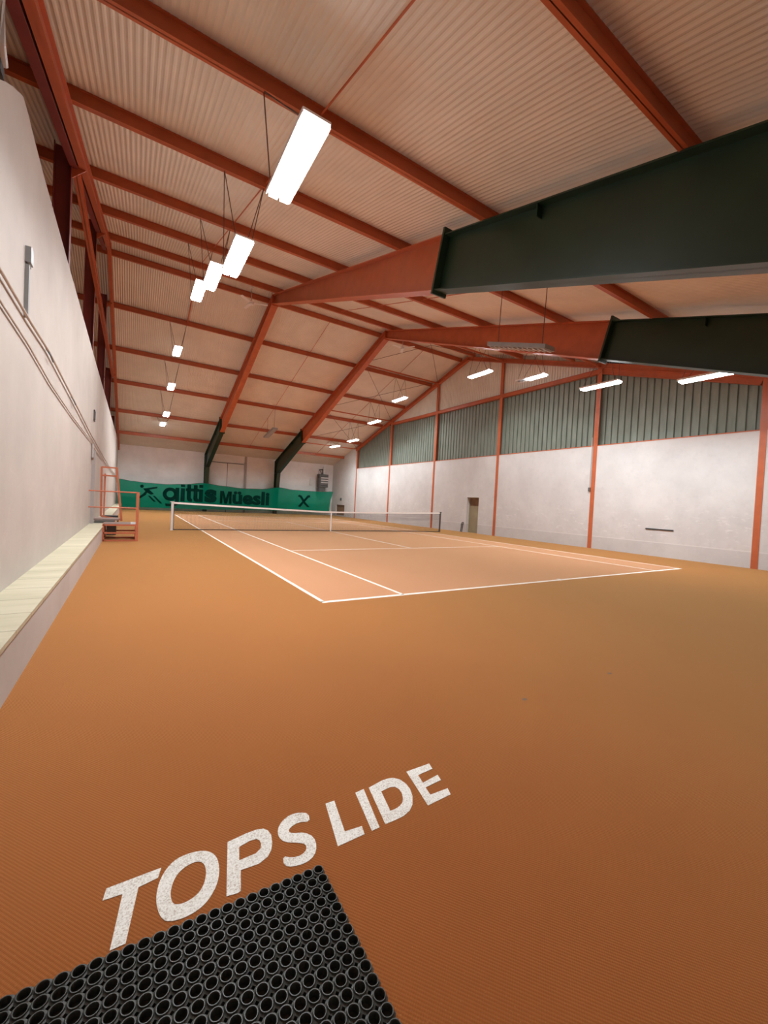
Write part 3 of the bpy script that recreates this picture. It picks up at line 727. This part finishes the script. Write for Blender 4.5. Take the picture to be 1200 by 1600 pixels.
text_part('s', 2.44, 3.34, .74, 1.80, .055, 'dark print letter s')
text_part('üesli', 4.52, 7.52, .70, 1.84, .042, 'dark print reading üesli')
def poly_part(polys, label):
    bm = filled(polys, .0004)
    for v in bm.verts: v.co = V(v.co.x, 0, v.co.y)
    print_part(bm, 'emblem', label)
Mz0, Mz1 = .72, 1.72
poly_part([[(3.58, Mz0), (3.58, Mz1), (3.86, Mz1), (4.02, Mz0+.42), (4.18, Mz1), (4.46, Mz1), (4.46, Mz0), (4.27, Mz0), (4.27, Mz1-.34), (4.12, Mz0), (3.92, Mz0), (3.77, Mz1-.34), (3.77, Mz0)]], 'dark print letter M')
circ = lambda cx, cz, r: [(cx+r*math.cos(a), cz+r*math.sin(a)) for a in (2*math.pi*k/14 for k in range(14))]
def runner(ox, oz, k, sx=1):
    m = lambda P: [(ox+sx*k*a, oz+k*b) for a, b in P]
    head = [(ox+sx*k*a, oz+k*b) for a, b in circ(-.36, .42, .12)]
    body = m([(-.30, .26), (.62, .46), (.62, .34), (.12, .20), (.42, -.10), (.22, -.16), (-.02, -.02), (-.10, -.20), (-.45, -.46), (-.60, -.46), (-.56, -.36), (-.28, -.12), (-.14, .08)])
    l1 = m([(.02, -.24), (.16, -.24), (.56, -.66), (.40, -.66)]); l2 = m([(.34, -.24), (.48, -.24), (.98, -.78), (.82, -.78)])
    return [head, body, l1, l2]
for poly in runner(-1.42, 1.32, 1.0): poly_part([poly], 'dark running figure')
for poly in [[(10.02, 1.60), (10.12, 1.78), (10.34, 1.72), (10.62, 1.36), (10.92, 1.74), (11.14, 1.78), (11.22, 1.60), (11.06, 1.56), (10.72, 1.18), (11.18, .72), (10.94, .70), (10.58, 1.04), (10.30, .68), (10.06, .74), (10.46, 1.20), (10.22, 1.56)]]:
    poly_part([poly], 'dark crossed emblem')

# ------------------------------------------------------------------ unit heater in the far corner
hx0, hx1, hy0, hy1, hz0, hz1 = 12.12, 12.98, 29.30, 29.95, 2.58, 3.78
t = thing('unit_heater', 'dark grey louvred unit heater on brackets in the far right corner above the banner', 'heater', (12.5, 29.6, hz0))
bm = B(); box(bm, hx0, hx1, hy0, hy1, hz0, hz1); cab = obj('cabinet', bm, DGREY, t, bevel=.01)
bm = B(); box(bm, hx0+.05, hx1-.2, hy0+.1, hy1, hz0-.36, hz0); obj('base_duct', bm, DGREY, t)
for i in range(5):
    bm = B(); z = hz0+.16+i*.21; bar(bm, (hx0+.12, hy0-.02, z), (hx1-.04, hy0-.02, z), (0, .05, -.02), (0, .01, .10)); obj('slat', bm, PALEGREY if i in (1, 2, 3) else DGREY, cab)
bm = B(); tube(bm, [(hx0-.08, hy0+.05, hz1-.4), (hx0-.08, hy0+.05, hz1+.45), (hx0+.2, hy0+.05, hz1)], .03); sqtube(bm, (hx0-.08, hy0+.05, hz1-.35), (hx0+.05, hy0+.05, hz1-.35), .03); obj('bracket', bm, BLACK, t)
bm = B(); tube(bm, [(12.55, 29.7, hz1-.02), (12.55, 29.7, hz1+.45), (12.55, YB+.01, hz1+.45)], .05); obj('bracket', bm, BLACK, t)
bm = B(); tube(bm, [(12.75, 29.8, hz1), (12.75, 29.8, hz1+.72)], .13, 14); obj('flue', bm, WHITE, t, 'white flue pipe')
bm = B(); box(bm, 11.55, 11.80, YB-.12, YB, 2.75, 3.35); tag(obj('switch_box', bm, WHITE, origin=(11.7, YB, 2.75)), 'white switch box on the back wall left of the unit heater', 'box')

# ------------------------------------------------------------------ orange steps at the door in the left wall
X0, X1, Y0, Y1 = -2.98, -2.22, 8.12, 8.95
t = thing('access_steps', 'orange steel step with grating tread and handrail against the left ledge', 'steps', (-2.6, 8.5, 0))
q = .045
for (x, y) in ((X0, Y0), (X0, Y1), (X1, Y1)):
    bm = B(); sqtube(bm, (x, y, 0), (x, y, .47), q); obj('leg', bm, STEP, t)
bm = B(); sqtube(bm, (X1+.02, Y0, 0), (X1+.02, Y0, 1.38), .07); obj('handrail_post', bm, STEP, t)
bm = B(); sqtube(bm, (X1+.02, Y1, .4), (X1+.02, Y1, 1.38), .05); obj('handrail_post', bm, STEP, t)
bm = B()
for z in (.025, .23, .45):
    sqtube(bm, (X0, Y0, z), (X1, Y0, z), q); sqtube(bm, (X0, Y1, z), (X1, Y1, z), q)
    sqtube(bm, (X1, Y0, z), (X1, Y1, z), q); sqtube(bm, (X0, Y0, z), (X0, Y1, z), q)
obj('frame', bm, STEP, t)
bm = B()
for i in range(19):
    y = Y0+.03+i*.043; box(bm, X0, X1-.14, y, y+.02, .455, .485)
for i in range(8): x = X0+i*.088; box(bm, x, x+.012, Y0, Y1-.03, .455, .475)
obj('tread', bm, GRATE, t, 'worn metal grating tread')
bm = B(); box(bm, X1-.13, X1, Y0, Y1-.03, .455, .487); obj('tread_plate', bm, PALEGREY, t)
for z in (1.37, .93):
    bm = B(); tube(bm, [(XL+.02, Y0+.03, z), (X1, Y0, z)], .017); obj('handrail', bm, STEP, t)
bm = B(); box(bm, -2.92, -2.70, 8.5, 8.9, .14, .42); obj('support_box', bm, DGREY, t)
t = thing('railing_frame', 'tall narrow orange steel frame standing on the ledge behind the orange steps', 'railing', (-2.95, 9.7, .42))
FY = 9.75
bm = B(); sqtube(bm, (-3.13, FY, .60), (-3.15, FY, 2.10), .05); obj('upright', bm, STEP, t)
bm = B(); sqtube(bm, (-3.06, FY+.05, .60), (-3.06, FY+.05, 1.9), .04); obj('upright', bm, STEP, t)
bm = B(); sqtube(bm, (-2.60, FY, .46), (-2.77, FY, 2.10), .06); obj('upright', bm, STEP, t, 'leaning right upright')
for z in (2.09, 1.84):
    bm = B(); sqtube(bm, (-3.15, FY, z), (-2.76, FY, z), .045); obj('crossbar', bm, STEP, t)
bm = B(); sqtube(bm, (-3.13, FY, .60), (-2.60, FY, .50), .045); obj('crossbar', bm, STEP, t)
bm = B(); box(bm, -3.30, -2.66, FY-.5, FY+.15, .50, .555); obj('platform', bm, GRATE, t, 'worn grey platform plate')
bm = B(); box(bm, -3.25, -2.75, FY-.55, FY-.45, .42, .5); obj('foot', bm, DGREY, t)
bm = B(); box(bm, -3.12, -2.70, FY+.2, FY+.6, .50, .60); obj('seat_board', bm, BLACK, t)
for x in (-3.12, -2.70):
    bm = B(); box(bm, x-.02, x+.02, FY+.1, FY+.6, .42, .5); obj('foot', bm, DGREY, t)

# ------------------------------------------------------------------ small things on the walls
bm = B(); tube(bm, [(XL+.03, -2.5, 3.26), (XL+.03, .6, 3.20), (XL+.03, 1.7, 3.21), (XL+.03, 4.2, 3.08), (XL+.03, 8.1, 2.86), (XL+.03, 16, 2.55), (XL+.03, 29, 2.25)], .014)
tag(obj('conduit', bm, CONDUIT, origin=(XL, 0, 3.2)), 'upper painted cable conduit running along the left wall', 'conduit')
bm = B(); tube(bm, [(XL+.02, -2.5, 3.06), (XL+.02, .6, 2.95), (XL+.02, 2, 2.84), (XL+.02, 4.3, 2.76), (XL+.02, 8.6, 2.70), (XL+.02, 8.9, 2.62), (XL+.02, 29, 2.12)], .010)
tag(obj('conduit', bm, CONDUIT, origin=(XL, 0, 2.9)), 'lower thin cable conduit running along the left wall', 'conduit')
t = thing('cable_duct', 'grey vertical cable duct with a box on top on the left wall', 'duct', (XL, .47, 3.2))
bm = B(); box(bm, XL, XL+.035, .44, .50, 3.20, 3.74); obj('duct', bm, GREY, t)
bm = B(); box(bm, XL, XL+.05, .43, .55, 3.76, 3.92); obj('junction_box', bm, GREY, t)
bm = B(); tube(bm, [(XL+.02, .46, 3.77), (XL+.03, .50, 3.72)], .015); obj('elbow', bm, GREY, t)
for y, z, w in ((1.75, 3.18, 'nearer'), (4.3, 3.05, 'farther')):
    bm = B(); tube(bm, [(XL, y-.05, z+.06), (XL+.05, y-.05, z-.02), (XL+.05, y+.18, z-.05)], .010, 6)
    tag(obj('wall_hook', bm, DGREY, origin=(XL, y, z)), f'small bent dark hook on the conduit of the left wall, the {w} one', 'hook', 'hooks on the left wall')
bm = B(); y0, y1, z0, z1 = 9.1, 9.4, 3.38, 3.68
for a in ((y0, y0+.03, z0, z1), (y1-.03, y1, z0, z1), (y0, y1, z0, z0+.03), (y0, y1, z1-.03, z1)): box(bm, XL, XL+.03, *a)
tag(obj('bracket_frame', bm, DGREY, origin=(XL, 9.25, 3.38)), 'small open rectangular bracket on the left wall above the door', 'bracket')
bm = B(); tube(bm, [(XL+.03, 8.75, 2.68), (XL+.03, 8.75, 2.3), (XL+.03, 8.9, 2.25)], .03)
tag(obj('drop_pipe', bm, POSTGREY, origin=(XL, 8.75, 2.25)), 'short grey pipe dropping from the conduit to the left door post', 'pipe')
t = thing('pipe_stub', 'pale pipe with a dark clamp on the near top end of the left wall', 'pipe', (-3.33, -.8, 4.65))
bm = B(); tube(bm, [(-3.31, -1.0, 6.0), (-3.32, -.80, 5.2), (-3.32, -.75, 4.9), (-3.33, -.62, 4.84)], .035); obj('pipe', bm, PALEGREY, t)
bm = B(); box(bm, -3.37, -3.30, -.82, -.70, 4.66, 4.74); obj('clamp', bm, BLACK, t)
bm = B(); box(bm, XR-.02, XR, 1.42, 2.33, .965, 1.005)
tag(obj('wall_strip', bm, BLACK, origin=(XR, 1.87, .98)), 'short black horizontal strip on the right wall between the nearest posts', 'strip')
t = thing('wall_pipe', 'thin grey pipe beside the second orange post of the right wall', 'pipe', (XR, POSTS[1]+.13, 2.4))
bm = B(); tube(bm, [(XR-.03, POSTS[1]+.13, 2.5), (XR-.03, POSTS[1]+.13, 4.6)], .018); obj('pipe', bm, PALEGREY, t)
bm = B(); box(bm, XR-.06, XR, POSTS[1]+.09, POSTS[1]+.17, 2.36, 2.52); obj('switch', bm, DGREY, t)
t = thing('racket_stand', 'small dark folding stand leaning against the right wall beside the door', 'stand', (XR-.08, 12.06, 0))
bm = B(); tube(bm, [(XR-.03, 12.22, .0), (XR-.03, 12.14, .52), (XR-.04, 12.02, .55)], .02); obj('leg', bm, BLACK, t)
bm = B(); tube(bm, [(XR-.14, 12.0, .0), (XR-.03, 12.02, .55)], .02); obj('leg', bm, BLACK, t)
bm = B(); tube(bm, [(XR-.10, 12.16, .40), (XR-.06, 12.02, .42)], .012); obj('bar', bm, BLACK, t)
# dark specks on the carpet
for x, y, w in ((.26, -3.23, 'nearer the lettering'), (1.40, -3.25, 'farther right from the lettering')):
    bm = B(); bmesh.ops.create_circle(bm, cap_ends=True, segments=12, radius=.016)
    for v in bm.verts: v.co = V(x+v.co.x*1.5, y+v.co.y, .0008)
    tag(obj('floor_stain', bm, BROWN, origin=(x, y, 0)), 'small dark stain on the orange carpet, the one ' + w, 'stain', 'carpet stains')
